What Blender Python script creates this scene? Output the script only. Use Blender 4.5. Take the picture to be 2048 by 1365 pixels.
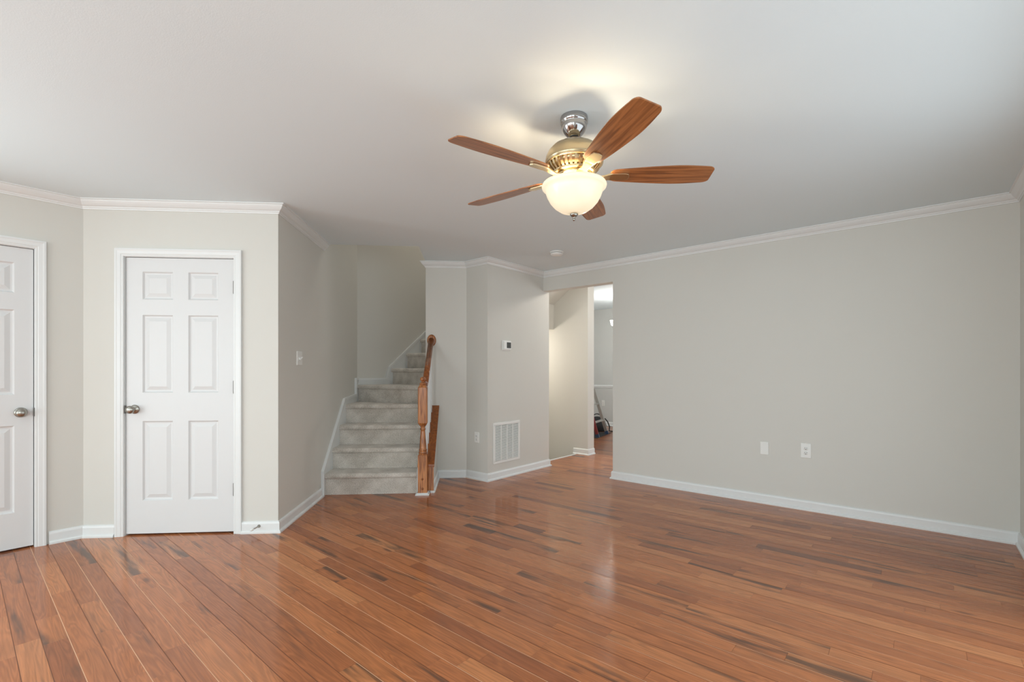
import bpy, bmesh, math, random
from mathutils import Vector, Matrix
for o in list(bpy.data.objects): bpy.data.objects.remove(o)
SC = bpy.context.scene
COL = SC.collection
R2 = math.sqrt(2.0)
PI = math.pi

# ------------------------------------------------------------------ camera
cam_data = bpy.data.cameras.new('camera')
cam = bpy.data.objects.new('camera', cam_data); COL.objects.link(cam)
cam_data.sensor_width = 36.0
cam_data.lens = 950.0/2048.0*36.0
cam_data.shift_y = (744.2-682.5)/2048.0
cam_data.clip_start = 0.05
cam.location = (0, 0, 1.2)
cam.rotation_euler = (PI/2, 0, math.radians(40.5))
SC.camera = cam

# ------------------------------------------------------------------ exposure, world, main lights
SC.view_settings.view_transform = 'Standard'
SC.view_settings.look = 'None'
SC.view_settings.gamma = 1.0
SC.view_settings.use_curve_mapping = False
SC.view_settings.exposure = 0.0
W = bpy.data.worlds.new('world'); SC.world = W; W.use_nodes = True
bg = W.node_tree.nodes['Background']
bg.inputs[0].default_value = (0.86, 0.93, 1.0, 1)
bg.inputs[1].default_value = 0.9

def area(name, loc, size, power, col, rot):
    l = bpy.data.lights.new(name, 'AREA'); l.shape = 'RECTANGLE'
    l.size, l.size_y = size; l.energy = power; l.color = col
    o = bpy.data.objects.new(name, l); COL.objects.link(o)
    o.location = loc; o.rotation_euler = rot
    return o
def point(name, loc, power, col, rad):
    l = bpy.data.lights.new(name, 'POINT'); l.energy = power; l.color = col; l.shadow_soft_size = rad
    o = bpy.data.objects.new(name, l); COL.objects.link(o); o.location = loc
    return o
DAY = (0.85, 0.97, 1.0)
# daylight through the two big windows of the wall behind the camera (they face +Y into the room)
WIN = [(-4.35, -2.2, 0.15, 2.2), (-1.85, 0.3, 0.15, 2.2)]
WE = (-2.9, -0.9, 0.85, 2.15)            # unseen window added right of and behind the camera, to fill the stair wall
area('daylight_left', (-3.28, -5.53, 1.18), (2.1, 2.0), 60, DAY, (PI/2, 0, 0))
area('daylight_right', (-0.78, -5.53, 1.18), (2.1, 2.0), 68, DAY, (PI/2, 0, 0))
area('fill_side', (0.575, (WE[0]+WE[1])/2, 1.5), (1.2, 1.9), 40, DAY, (0, PI/2, 0))  # fill lamp in the added side window
WL = (-2.9, -0.8, 0.30, 2.10)             # unseen window added in the left wall to brighten ceiling and left floor
area('fill_left_wall', (-4.64, (WL[0]+WL[1])/2, 1.2), (1.7, 2.0), 86, DAY, (0, -PI/2, 0))
point('hall_ceiling_light', (-2.75, 5.4, 2.38), 16, (1.0, 0.92, 0.82), .06)
# invented sliding patio door beside the camera, outside the frame, added as fill light
DE = (0.35, 3.35, 0.0, 2.10)
area('fill_patio_door', (0.575, (DE[0]+DE[1])/2, 1.06), (2.0, 2.9), 22, DAY, (0, PI/2, 0))
# upstairs hall light, dining room daylight, lamp of the basement stair
area('upstairs_light', (-4.6, 4.6, 4.8), (0.8, 1.2), 24, (1.0, 0.94, 0.86), (0, 0, 0))
area('dining_daylight', (-0.62, 7.8, 1.4), (1.6, 1.6), 48, (0.95, 0.98, 1.0), (0, PI/2, 0))
point('basement_stair_lamp', (-4.75, 5.3, 1.55), 15, (1.0, 0.92, 0.82), 0.08)

# ------------------------------------------------------------------ materials
def newmat(name):
    m = bpy.data.materials.new(name); m.use_nodes = True
    nt = m.node_tree; b = nt.nodes['Principled BSDF']
    return m, nt, b
def N(nt, t, **kw):
    n = nt.nodes.new(t)
    for k, v in kw.items(): setattr(n, k, v)
    return n
def plain(name, col, rough=0.5, metal=0.0, bump=0.0, bscale=200.0, coat=0.0, var=0.0):
    m, nt, b = newmat(name)
    b.inputs['Base Color'].default_value = (*col, 1)
    b.inputs['Roughness'].default_value = rough
    b.inputs['Metallic'].default_value = metal
    b.inputs['Coat Weight'].default_value = coat
    tc = N(nt, 'ShaderNodeTexCoord')
    if var > 0:
        n = N(nt, 'ShaderNodeTexNoise'); n.inputs['Scale'].default_value = 3.0; n.inputs['Detail'].default_value = 3
        nt.links.new(tc.outputs['Object'], n.inputs['Vector'])
        mx = N(nt, 'ShaderNodeMix', data_type='RGBA')
        mx.inputs[6].default_value = (*[c*(1-var) for c in col], 1)
        mx.inputs[7].default_value = (*[min(1, c*(1+var)) for c in col], 1)
        nt.links.new(n.outputs[0], mx.inputs[0]); nt.links.new(mx.outputs[2], b.inputs['Base Color'])
    if bump > 0:
        n = N(nt, 'ShaderNodeTexNoise'); n.inputs['Scale'].default_value = bscale; n.inputs['Detail'].default_value = 2
        nt.links.new(tc.outputs['Object'], n.inputs['Vector'])
        bp = N(nt, 'ShaderNodeBump'); bp.inputs['Strength'].default_value = bump; bp.inputs['Distance'].default_value = 0.002
        nt.links.new(n.outputs[0], bp.inputs['Height']); nt.links.new(bp.outputs[0], b.inputs['Normal'])
    return m
M = {}
M['wall'] = plain('wall_paint', (0.685, 0.672, 0.625), 0.6, bump=0.12, bscale=260, var=0.012)
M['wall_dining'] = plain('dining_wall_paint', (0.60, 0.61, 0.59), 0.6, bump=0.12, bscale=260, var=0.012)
M['ceil'] = plain('ceiling_paint', (0.79, 0.88, 0.915), 0.85, bump=0.15, bscale=180)
M['trim'] = plain('trim_paint', (0.79, 0.805, 0.80), 0.32, var=0.01)
M['door'] = plain('door_paint', (0.73, 0.735, 0.735), 0.38, bump=0.05, bscale=120)
M['plastic'] = plain('white_plastic', (0.85, 0.85, 0.82), 0.35, var=0.01)
M['dark'] = plain('dark_gap', (0.03, 0.03, 0.03), 0.7, var=0.01)
M['screen'] = plain('grey_lcd_screen', (0.018, 0.017, 0.012), 0.5, var=0.01)
M['duct'] = plain('duct_interior', (0.04, 0.04, 0.037), 0.8, var=0.01)
M['nickel'] = plain('satin_nickel', (0.36, 0.345, 0.31), 0.27, 1.0, bump=0.02, bscale=400)
M['hinge'] = plain('dull_hinge_metal', (0.16, 0.155, 0.145), 0.5, 0.6, bump=0.02, bscale=400)
M['chrome'] = plain('polished_nickel', (0.42, 0.41, 0.41), 0.12, 1.0, bump=0.01, bscale=400)
M['brass'] = plain('champagne_metal', (0.66, 0.52, 0.32), 0.27, 1.0, bump=0.02, bscale=500)
M['alu'] = plain('ladder_aluminium', (0.55, 0.55, 0.53), 0.35, 1.0, bump=0.02, bscale=400)
M['bluepl'] = plain('blue_plastic', (0.03, 0.06, 0.12), 0.5, var=0.01)
M['redpl'] = plain('red_plastic', (0.22, 0.03, 0.03), 0.5, var=0.01)
M['black'] = plain('black_cloth', (0.012, 0.012, 0.013), 0.8, bump=0.5, bscale=300)
M['bronze'] = plain('dark_bronze', (0.05, 0.035, 0.025), 0.4, 0.8, bump=0.02)

def carpet():
    m, nt, b = newmat('stair_carpet')
    tc = N(nt, 'ShaderNodeTexCoord')
    n1 = N(nt, 'ShaderNodeTexNoise'); n1.inputs['Scale'].default_value = 7; n1.inputs['Detail'].default_value = 4
    n2 = N(nt, 'ShaderNodeTexNoise'); n2.inputs['Scale'].default_value = 150; n2.inputs['Detail'].default_value = 3
    nt.links.new(tc.outputs['Object'], n1.inputs[0]); nt.links.new(tc.outputs['Object'], n2.inputs[0])
    a = N(nt, 'ShaderNodeMath', operation='MULTIPLY_ADD'); a.inputs[1].default_value = 0.45
    nt.links.new(n1.outputs[0], a.inputs[0])
    a2 = N(nt, 'ShaderNodeMath', operation='MULTIPLY'); a2.inputs[1].default_value = 0.6
    nt.links.new(n2.outputs[0], a2.inputs[0]); nt.links.new(a2.outputs[0], a.inputs[2])
    r = N(nt, 'ShaderNodeValToRGB')
    r.color_ramp.elements[0].position = 0.36; r.color_ramp.elements[0].color = (0.40, 0.355, 0.30, 1)
    r.color_ramp.elements[1].position = 0.70; r.color_ramp.elements[1].color = (0.90, 0.85, 0.78, 1)
    nt.links.new(a.outputs[0], r.inputs[0]); nt.links.new(r.outputs[0], b.inputs['Base Color'])
    b.inputs['Roughness'].default_value = 0.95
    b.inputs['Sheen Weight'].default_value = 0.3
    bp = N(nt, 'ShaderNodeBump'); bp.inputs['Strength'].default_value = 0.9; bp.inputs['Distance'].default_value = 0.006
    nt.links.new(n2.outputs[0], bp.inputs['Height']); nt.links.new(bp.outputs[0], b.inputs['Normal'])
    return m
M['carpet'] = carpet()

def wood(name, c0, c1, scale, rough, coat, dist=3.0):
    """grain runs along the object's local axis whose scale is smallest"""
    m, nt, b = newmat(name)
    tc = N(nt, 'ShaderNodeTexCoord')
    mp = N(nt, 'ShaderNodeMapping'); mp.inputs['Scale'].default_value = scale
    nt.links.new(tc.outputs['Object'], mp.inputs[0])
    n = N(nt, 'ShaderNodeTexNoise'); n.inputs['Scale'].default_value = 1.0; n.inputs['Detail'].default_value = 5
    n.inputs['Distortion'].default_value = dist*0.3
    nt.links.new(mp.outputs[0], n.inputs[0])
    r = N(nt, 'ShaderNodeValToRGB')
    r.color_ramp.elements[0].position = 0.36; r.color_ramp.elements[0].color = (*c0, 1)
    r.color_ramp.elements[1].position = 0.62; r.color_ramp.elements[1].color = (*c1, 1)
    nt.links.new(n.outputs[0], r.inputs[0]); nt.links.new(r.outputs[0], b.inputs['Base Color'])
    b.inputs['Roughness'].default_value = rough; b.inputs['Coat Weight'].default_value = coat
    b.inputs['Coat Roughness'].default_value = 0.15
    return m
M['oak'] = wood('golden_oak', (0.20, 0.055, 0.012), (0.56, 0.22, 0.07), (60, 60, 4), 0.35, 0.4)
M['oak_dark'] = wood('rubbed_oak_rail', (0.19, 0.052, 0.010), (0.36, 0.105, 0.020), (40, 40, 6), 0.3, 0.5)
M['blade'] = wood('walnut_fan_blade', (0.19, 0.062, 0.017), (0.42, 0.16, 0.05), (3, 55, 55), 0.38, 0.25)
M['blade_edge'] = plain('dark_blade_edge', (0.06, 0.03, 0.015), 0.5, var=0.01)

def floormat(name, dark=1.0):
    m, nt, b = newmat(name)
    L = nt.links.new
    at = N(nt, 'ShaderNodeAttribute'); at.attribute_name = 'tone'
    sep = N(nt, 'ShaderNodeSeparateColor'); L(at.outputs['Color'], sep.inputs[0])
    uv = N(nt, 'ShaderNodeUVMap'); uv.uv_map = 'grain'
    # base stain per plank
    r = N(nt, 'ShaderNodeValToRGB'); cr = r.color_ramp
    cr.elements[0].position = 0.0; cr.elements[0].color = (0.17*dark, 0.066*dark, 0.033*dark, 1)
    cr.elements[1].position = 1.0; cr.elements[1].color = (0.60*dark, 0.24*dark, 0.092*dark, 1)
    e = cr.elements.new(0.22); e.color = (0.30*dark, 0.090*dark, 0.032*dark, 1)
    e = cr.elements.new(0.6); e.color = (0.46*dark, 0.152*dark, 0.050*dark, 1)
    L(sep.outputs[0], r.inputs[0])
    # fine grain
    mp = N(nt, 'ShaderNodeMapping'); mp.inputs['Scale'].default_value = (5, 120, 1); L(uv.outputs[0], mp.inputs[0])
    g = N(nt, 'ShaderNodeTexNoise'); g.inputs['Scale'].default_value = 1; g.inputs['Detail'].default_value = 6; g.inputs['Distortion'].default_value = 0.6
    L(mp.outputs[0], g.inputs[0])
    gr = N(nt, 'ShaderNodeMapRange'); gr.inputs[1].default_value = 0.3; gr.inputs[2].default_value = 0.7
    gr.inputs[3].default_value = 0.84; gr.inputs[4].default_value = 1.12; L(g.outputs[0], gr.inputs[0])
    # cathedral figure
    mp2 = N(nt, 'ShaderNodeMapping'); mp2.inputs['Scale'].default_value = (1.6, 16, 1); L(uv.outputs[0], mp2.inputs[0])
    g2 = N(nt, 'ShaderNodeTexNoise'); g2.inputs['Scale'].default_value = 1; g2.inputs['Detail'].default_value = 1.5; g2.inputs['Distortion'].default_value = 0.7
    L(mp2.outputs[0], g2.inputs[0])
    mm = N(nt, 'ShaderNodeMath', operation='MULTIPLY'); mm.inputs[1].default_value = 60; L(g2.outputs[0], mm.inputs[0])
    sn = N(nt, 'ShaderNodeMath', operation='SINE'); L(mm.outputs[0], sn.inputs[0])
    sr = N(nt, 'ShaderNodeMapRange'); sr.inputs[1].default_value = -1; sr.inputs[2].default_value = 1
    sr.inputs[3].default_value = 0.84; sr.inputs[4].default_value = 1.06; L(sn.outputs[0], sr.inputs[0])
    mu = N(nt, 'ShaderNodeMath', operation='MULTIPLY'); L(gr.outputs[0], mu.inputs[0]); L(sr.outputs[0], mu.inputs[1])
    vm = N(nt, 'ShaderNodeVectorMath', operation='SCALE'); L(r.outputs[0], vm.inputs[0]); L(mu.outputs[0], vm.inputs[3])
    # dark mineral streaks, long and narrow; how far a plank has them is its own second random number
    mp3 = N(nt, 'ShaderNodeMapping'); mp3.inputs['Scale'].default_value = (1.7, 17, 1); mp3.inputs['Location'].default_value = (7.3, 3.1, 0); L(uv.outputs[0], mp3.inputs[0])
    g3 = N(nt, 'ShaderNodeTexNoise'); g3.inputs['Scale'].default_value = 1; g3.inputs['Detail'].default_value = 3
    L(mp3.outputs[0], g3.inputs[0])
    ad = N(nt, 'ShaderNodeMath', operation='MULTIPLY_ADD'); ad.inputs[1].default_value = 0.26; L(sep.outputs[1], ad.inputs[0]); L(g3.outputs[0], ad.inputs[2])
    st = N(nt, 'ShaderNodeMapRange'); st.interpolation_type = 'SMOOTHSTEP'
    st.inputs[1].default_value = 0.66; st.inputs[2].default_value = 0.86; st.inputs[3].default_value = 0; st.inputs[4].default_value = 0.8
    L(ad.outputs[0], st.inputs[0])
    mx = N(nt, 'ShaderNodeMix', data_type='RGBA'); mx.inputs[7].default_value = (0.055*dark, 0.030*dark, 0.020*dark, 1)
    L(st.outputs[0], mx.inputs[0]); L(vm.outputs[0], mx.inputs[6])
    # knots
    mp4 = N(nt, 'ShaderNodeMapping'); mp4.inputs['Scale'].default_value = (2.2, 6.5, 1); L(uv.outputs[0], mp4.inputs[0])
    vo = N(nt, 'ShaderNodeTexVoronoi'); vo.inputs['Scale'].default_value = 1; L(mp4.outputs[0], vo.inputs[0])
    kr = N(nt, 'ShaderNodeMapRange'); kr.interpolation_type = 'SMOOTHSTEP'
    kr.inputs[1].default_value = 0.03; kr.inputs[2].default_value = 0.16; kr.inputs[3].default_value = 0.75; kr.inputs[4].default_value = 0
    L(vo.outputs['Distance'], kr.inputs[0])
    vs = N(nt, 'ShaderNodeSeparateColor'); L(vo.outputs['Color'], vs.inputs[0])
    gt = N(nt, 'ShaderNodeMath', operation='GREATER_THAN'); gt.inputs[1].default_value = 0.72; L(vs.outputs[0], gt.inputs[0])
    km = N(nt, 'ShaderNodeMath', operation='MULTIPLY'); L(kr.outputs[0], km.inputs[0]); L(gt.outputs[0], km.inputs[1])
    mx2 = N(nt, 'ShaderNodeMix', data_type='RGBA'); mx2.inputs[7].default_value = (0.10*dark, 0.038*dark, 0.02*dark, 1)
    L(km.outputs[0], mx2.inputs[0]); L(mx.outputs[2], mx2.inputs[6])
    L(mx2.outputs[2], b.inputs['Base Color'])
    b.inputs['Roughness'].default_value = 0.5
    b.inputs['Specular IOR Level'].default_value = 0.2
    b.inputs['Coat IOR'].default_value = 1.6
    b.inputs['Coat Weight'].default_value = 0.6
    b.inputs['Coat Roughness'].default_value = 0.13
    bp = N(nt, 'ShaderNodeBump'); bp.inputs['Strength'].default_value = 0.12; bp.inputs['Distance'].default_value = 0.001
    L(g.outputs[0], bp.inputs['Height'])
    # slow waviness of the finish
    tc = N(nt, 'ShaderNodeTexCoord')
    wv = N(nt, 'ShaderNodeTexNoise'); wv.inputs['Scale'].default_value = 9; wv.inputs['Detail'].default_value = 2
    L(tc.outputs['Object'], wv.inputs[0])
    bp2 = N(nt, 'ShaderNodeBump'); bp2.inputs['Strength'].default_value = 0.25; bp2.inputs['Distance'].default_value = 0.002
    L(wv.outputs[0], bp2.inputs['Height']); L(bp.outputs[0], bp2.inputs['Normal'])
    L(bp2.outputs[0], b.inputs['Normal']); L(bp2.outputs[0], b.inputs['Coat Normal'])
    return m
M['floor'] = floormat('oak_plank_floor')
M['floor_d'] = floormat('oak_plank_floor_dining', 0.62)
M['seam'] = plain('pale_seam_glint', (0.85, 0.50, 0.30), 0.5, var=0.01)  # pale colour stands for light caught in the plank gaps
M['seam_dark'] = plain('dark_seam', (0.22, 0.078, 0.035), 0.5, var=0.01)

def glassbowl():
    m, nt, b = newmat('alabaster_glass')
    tc = N(nt, 'ShaderNodeTexCoord')
    n = N(nt, 'ShaderNodeTexNoise'); n.inputs['Scale'].default_value = 8; n.inputs['Detail'].default_value = 3
    nt.links.new(tc.outputs['Object'], n.inputs[0])
    r = N(nt, 'ShaderNodeValToRGB')
    r.color_ramp.elements[0].color = (1.0, 0.78, 0.46, 1); r.color_ramp.elements[1].color = (1.0, 0.90, 0.68, 1)
    nt.links.new(n.outputs[0], r.inputs[0])
    b.inputs['Base Color'].default_value = (0.72, 0.68, 0.58, 1)
    b.inputs['Roughness'].default_value = 0.25
    nt.links.new(r.outputs[0], b.inputs['Emission Color']); b.inputs['Emission Strength'].default_value = 0.50
    tr = N(nt, 'ShaderNodeBsdfTranslucent'); tr.inputs[0].default_value = (0.9, 0.80, 0.62, 1)
    mx = N(nt, 'ShaderNodeMixShader'); mx.inputs[0].default_value = 0.05
    out = nt.nodes['Material Output']
    nt.links.new(b.outputs[0], mx.inputs[1]); nt.links.new(tr.outputs[0], mx.inputs[2]); nt.links.new(mx.outputs[0], out.inputs[0])
    return m
M['bowl'] = glassbowl()
def glow(name, col, s):
    m, nt, b = newmat(name)
    b.inputs['Base Color'].default_value = (*col, 1)
    b.inputs['Emission Color'].default_value = (*col, 1); b.inputs['Emission Strength'].default_value = s
    return m
M['bulb'] = glow('lit_bulb', (1.0, 0.83, 0.6), 6)
M['shade'] = glow('lit_shade_glass', (1.0, 0.95, 0.86), 8)

# ------------------------------------------------------------------ mesh helpers
class MB:
    def __init__(s): s.v = []; s.f = []; s.sm = []
    def add(s, v, f, smooth=False):
        k = len(s.v); s.v += [tuple(p) for p in v]; s.f += [tuple(i+k for i in q) for q in f]; s.sm += [smooth]*len(f)
    def prism(s, poly, z0, z1):
        n = len(poly)
        v = [(x, y, z0) for x, y in poly]+[(x, y, z1) for x, y in poly]
        f = [tuple(range(n))[::-1], tuple(range(n, 2*n))]+[(i, (i+1) % n, n+(i+1) % n, n+i) for i in range(n)]
        s.add(v, f)
    def box(s, x0, x1, y0, y1, z0, z1, T=None):
        v = [(x, y, z) for z in (z0, z1) for x, y in ((x0, y0), (x1, y0), (x1, y1), (x0, y1))]
        if T: v = [T(p) for p in v]
        s.add(v, [(3, 2, 1, 0), (4, 5, 6, 7), (0, 1, 5, 4), (1, 2, 6, 5), (2, 3, 7, 6), (3, 0, 4, 7)])
    def extrude(s, pts, T, a0, a1, smooth=False):
        """pts: 2D outline (u,w); T(a,u,w)->xyz; extruded from a0 to a1"""
        n = len(pts)
        v = [T(a0, u, w) for u, w in pts]+[T(a1, u, w) for u, w in pts]
        s.add(v, [tuple(range(n))[::-1], tuple(range(n, 2*n))])
        s.add(v, [(i, (i+1) % n, n+(i+1) % n, n+i) for i in range(n)], smooth)
    def lathe(s, prof, n=32, T=None, smooth=True, caps=True):
        v = []; f = []
        for r, z in prof:
            for i in range(n):
                a = 2*PI*i/n; v.append((r*math.cos(a), r*math.sin(a), z))
        for j in range(len(prof)-1):
            for i in range(n):
                f.append((j*n+i, j*n+(i+1) % n, (j+1)*n+(i+1) % n, (j+1)*n+i))
        if T: v = [T(p) for p in v]
        k = len(s.v)
        s.add(v, f, smooth)
        if caps:
            for j in (0, len(prof)-1):
                if prof[j][0] > 1e-4: s.f.append(tuple(k+j*n+i for i in range(n))); s.sm.append(False)
    def sweep(s, prof, path, side=1, smooth=False, closed=True, cap=(None, None)):
        """prof: (d,z) with d measured to the right of the path; mitred"""
        P = [Vector(p) for p in path]; n = len(P); rings = []
        for i in range(n):
            d0 = (P[i]-P[i-1]).normalized() if i > 0 else None
            d1 = (P[i+1]-P[i]).normalized() if i < n-1 else None
            if d0 is None: d0 = d1
            if d1 is None: d1 = d0
            n0 = Vector((d0.y, -d0.x)); n1 = Vector((d1.y, -d1.x))
            m = (n0+n1); m = m/(1+n0.dot(n1))
            if i == 0 and cap[0] is not None: m = n0+d0*cap[0]
            if i == n-1 and cap[1] is not None: m = n0+d0*cap[1]
            rings.append([(P[i].x+m.x*a*side, P[i].y+m.y*a*side, z) for a, z in prof])
        k = len(prof); v = [p for r in rings for p in r]; f = []
        for i in range(n-1):
            for j in range(k if closed else k-1):
                f.append((i*k+j, i*k+(j+1) % k, (i+1)*k+(j+1) % k, (i+1)*k+j))
        s.add(v, f, smooth)
        kk = len(s.v)-len(v)
        s.f.append(tuple(kk+j for j in range(k))); s.sm.append(False)
        s.f.append(tuple(kk+(n-1)*k+j for j in range(k))); s.sm.append(False)
    def tube(s, pts, r, n=12):
        P = [Vector(p) for p in pts]; rings = []
        for i, p in enumerate(P):
            d = (P[min(i+1, len(P)-1)]-P[max(i-1, 0)]).normalized()
            a = d.cross(Vector((0, 0, 1)));
            if a.length < 1e-3: a = Vector((1, 0, 0))
            a.normalize(); b = d.cross(a)
            rr = r[i] if isinstance(r, (list, tuple)) else r
            rings.append([p+(a*math.cos(2*PI*j/n)+b*math.sin(2*PI*j/n))*rr for j in range(n)])
        v = [q for ring in rings for q in ring]; f = []
        for i in range(len(P)-1):
            for j in range(n): f.append((i*n+j, i*n+(j+1) % n, (i+1)*n+(j+1) % n, (i+1)*n+j))
        k = len(s.v); s.add(v, f, True)
        s.f.append(tuple(k+j for j in range(n))); s.sm.append(False)
        s.f.append(tuple(k+(len(P)-1)*n+j for j in range(n))); s.sm.append(False)
    def build(s, name, mat, parent=None, bevel=0, recalc=True, loc=(0, 0, 0), merge=False):
        me = bpy.data.meshes.new(name)
        L = Vector(loc)
        me.from_pydata([tuple(Vector(p)-L) for p in s.v], [], s.f)
        for p, q in zip(me.polygons, s.sm): p.use_smooth = q
        bm = bmesh.new(); bm.from_mesh(me)
        bmesh.ops.remove_doubles(bm, verts=bm.verts, dist=1e-5)
        if recalc: bmesh.ops.recalc_face_normals(bm, faces=bm.faces)
        if bevel:
            ed = [e for e in bm.edges if len(e.link_faces) == 2 and e.calc_face_angle(0) > 0.6]
            bmesh.ops.bevel(bm, geom=ed, offset=bevel, segments=2, affect='EDGES', profile=0.5)
        bm.to_mesh(me); bm.free()
        me.materials.append(mat)
        o = bpy.data.objects.new(name, me); COL.objects.link(o)
        o.location = loc
        if parent:
            o.parent = parent
            o.location = L-PW(parent)
        return o
def PW(o):
    v = Vector(o.location)
    while o.parent: o = o.parent; v += Vector(o.location)
    return v
def tag(o, label=None, cat=None, group=None, kind=None):
    if label: o['label'] = label
    if cat: o['category'] = cat
    if group: o['group'] = group
    if kind: o['kind'] = kind
    return o
def empty(name, loc, **kw):
    o = bpy.data.objects.new(name, None); COL.objects.link(o); o.location = loc; o.empty_display_size = 0.1
    return tag(o, **kw)
def struct(o, label=None): o['kind'] = 'structure'; return tag(o, label) if label else o

# ------------------------------------------------------------------ the plan (metres)
H = 2.445
A = (-4.60, -5.50); B = (-4.60, 0.60); C = (-3.635, 1.565); D = (-5.33, 3.26)
P1 = (-4.23, 3.45); P2 = (-3.905, 3.775); P3 = (-3.575, 3.775); P4 = (-3.575, 4.912); P5 = (-4.42, 4.912); P6 = (-4.42, 3.64)
T1 = (-4.405, 2.335); T2 = (-3.76, 2.98)
def sc(c, s): return ((c-s)/R2, (c+s)/R2)      # c = along the door wall, s = up the stair

def walls(names, pts, t, z0, z1, openings={}, mat='wall'):
    """one object per segment; the room is to the right of the path, the wall is t thick to the left"""
    P = [Vector(p) for p in pts]; n = len(P); out = []
    for i in range(n):
        d0 = (P[i]-P[i-1]).normalized() if i > 0 else (P[1]-P[0]).normalized()
        d1 = (P[i+1]-P[i]).normalized() if i < n-1 else d0
        n0 = Vector((-d0.y, d0.x)); n1 = Vector((-d1.y, d1.x)); out.append(P[i]+(n0+n1)/(1+n0.dot(n1))*t)
    res = []
    for i in range(n-1):
        if not names[i]: continue
        mb = MB(); d = (P[i+1]-P[i]); L = d.length; d = d/L; nn = Vector((-d.y, d.x))*t
        ops = openings.get(i, []); q = 0; left = (P[i], out[i])
        for (q0, q1, zb, zt) in ops:
            a = (P[i]+d*q0, P[i]+d*q0+nn); b = (P[i]+d*q1, P[i]+d*q1+nn)
            if q0 > 0: mb.prism([tuple(left[0]), tuple(a[0]), tuple(a[1]), tuple(left[1])], z0, z1)
            else: a = left
            mb.prism([tuple(a[0]), tuple(b[0]), tuple(b[1]), tuple(a[1])], zt, z1)
            if zb > z0: mb.prism([tuple(a[0]), tuple(b[0]), tuple(b[1]), tuple(a[1])], z0, zb)
            left = b
        mb.prism([tuple(left[0]), tuple(P[i+1]), tuple(out[i+1]), tuple(left[1])], z0, z1)
        o = mb.build(names[i], M[mat]); struct(o); res.append(o)
    return res

# door openings (q along each wall)
qB = (B[0]+B[1])/R2                      # position of B along the diagonal door wall
d2a, d2b = -2.543-qB, -1.785-qB
walls(['wall_left', 'wall_closet', None], [A, B, C, D], 0.10, 0, H, {0: [(WL[0]+5.5, WL[1]+5.5, WL[2], WL[3]), (5.075, 5.855, 0, 2.05)], 1: [(d2a-0.012, d2b+0.012, 0, 2.055)]})
walls([None, 'wall_stair_left', 'wall_stair_back'], [B, C, D, (-5.33, 6.06)], 0.10, 0, 5.0)
walls(['wall_behind'], [(0.54, -5.5), (-4.6, -5.5)], 0.12, 0, H, {0: [(0.54-WIN[1][1], 0.54-WIN[1][0], WIN[1][2], WIN[1][3]), (0.54-WIN[0][1], 0.54-WIN[0][0], WIN[0][2], WIN[0][3])]})
walls(['wall_near'], [(0.54, 4.91), (0.54, -5.62)], 0.12, 0, H, {0: [(4.91-DE[1], 4.91-DE[0], 0, DE[3]), (4.91-WE[1], 4.91-WE[0], WE[2], WE[3])]})
walls(['wall_right'], [(-3.575, 4.79), (0.54, 4.79)], 0.122, 0, H, {0: [(0, 0.972, 0, 2.213)]})
mb = MB(); mb.prism([P1, P6, P5, P4, P3, P2][::-1], 0, 5.0); struct(mb.build('wall_pillar', M['wall']))
# walls of the upper stairwell (above the ceiling)
mb = MB()
mb.prism([T1, T2, (T2[0]+.07, T2[1]-.07), (T1[0]+.07, T1[1]-.07)], H+.3, 5.0)
mb.prism([T2, P1, (P1[0]+.07, P1[1]+.07), (T2[0]+.07, T2[1]-.07)], H+.3, 5.0)
mb.prism([(-5.43, 6.06), (-4.3, 6.06), (-4.3, 6.16), (-5.43, 6.16)], 2.75, 5.0)
mb.prism([(-4.42, 4.912), (-4.32, 4.912), (-4.32, 6.06), (-4.42, 6.06)], H, 5.0)
struct(mb.build('wall_upstairs', M['wall']))
mb = MB(); mb.prism([(-5.5, 2.2), (-3.5, 2.2), (-3.5, 6.2), (-5.5, 6.2)], 5.0, 5.1); struct(mb.build('ceiling_upstairs', M['ceil']))
# hall wall with the basement stair in front of it, drop wall below the floor
mb = MB()
mb.prism([(-5.6, 5.89), (-3.6, 5.89), (-3.6, 6.06), (-5.6, 6.06)], -1.6, 2.6)
struct(mb.build('wall_hall', M['wall']))
mb = MB()
mb.prism([(-5.33, 4.79), (-3.78, 4.79), (-3.78, 4.912), (-5.33, 4.912)], -1.6, -0.02)
mb.prism([(-5.33, 4.79), (-4.42, 4.79), (-4.42, 4.912), (-5.33, 4.912)], -0.02, 2.2)
mb.prism([(-3.78, 4.912), (-3.70, 4.912), (-3.70, 5.89), (-3.78, 5.89)], -1.6, -0.02)
mb.prism([(-5.43, 4.79), (-5.33, 4.79), (-5.33, 5.89), (-5.43, 5.89)], -1.6, 0.0)
mb.prism([(-5.43, 4.79), (-3.70, 4.79), (-3.70, 5.89), (-5.43, 5.89)], -1.7, -1.6)
struct(mb.build('wall_basement', M['wall']))
mb = MB()
mb.box(-5.33, -4.195, 4.912, 5.89, 1.842, 1.95); mb.box(-4.30, -4.195, 4.912, 5.89, 1.95, 2.44)
struct(mb.build('ceiling_bulkhead', M['wall']))
mb = MB(); mb.extrude([(-4.195, 2.215), (-3.88, H-.001), (-4.195, H-.001)], lambda a, u, w: (u, a, w), 4.912, 5.89)
struct(mb.build('ceiling_soffit', M['wall']))
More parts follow.
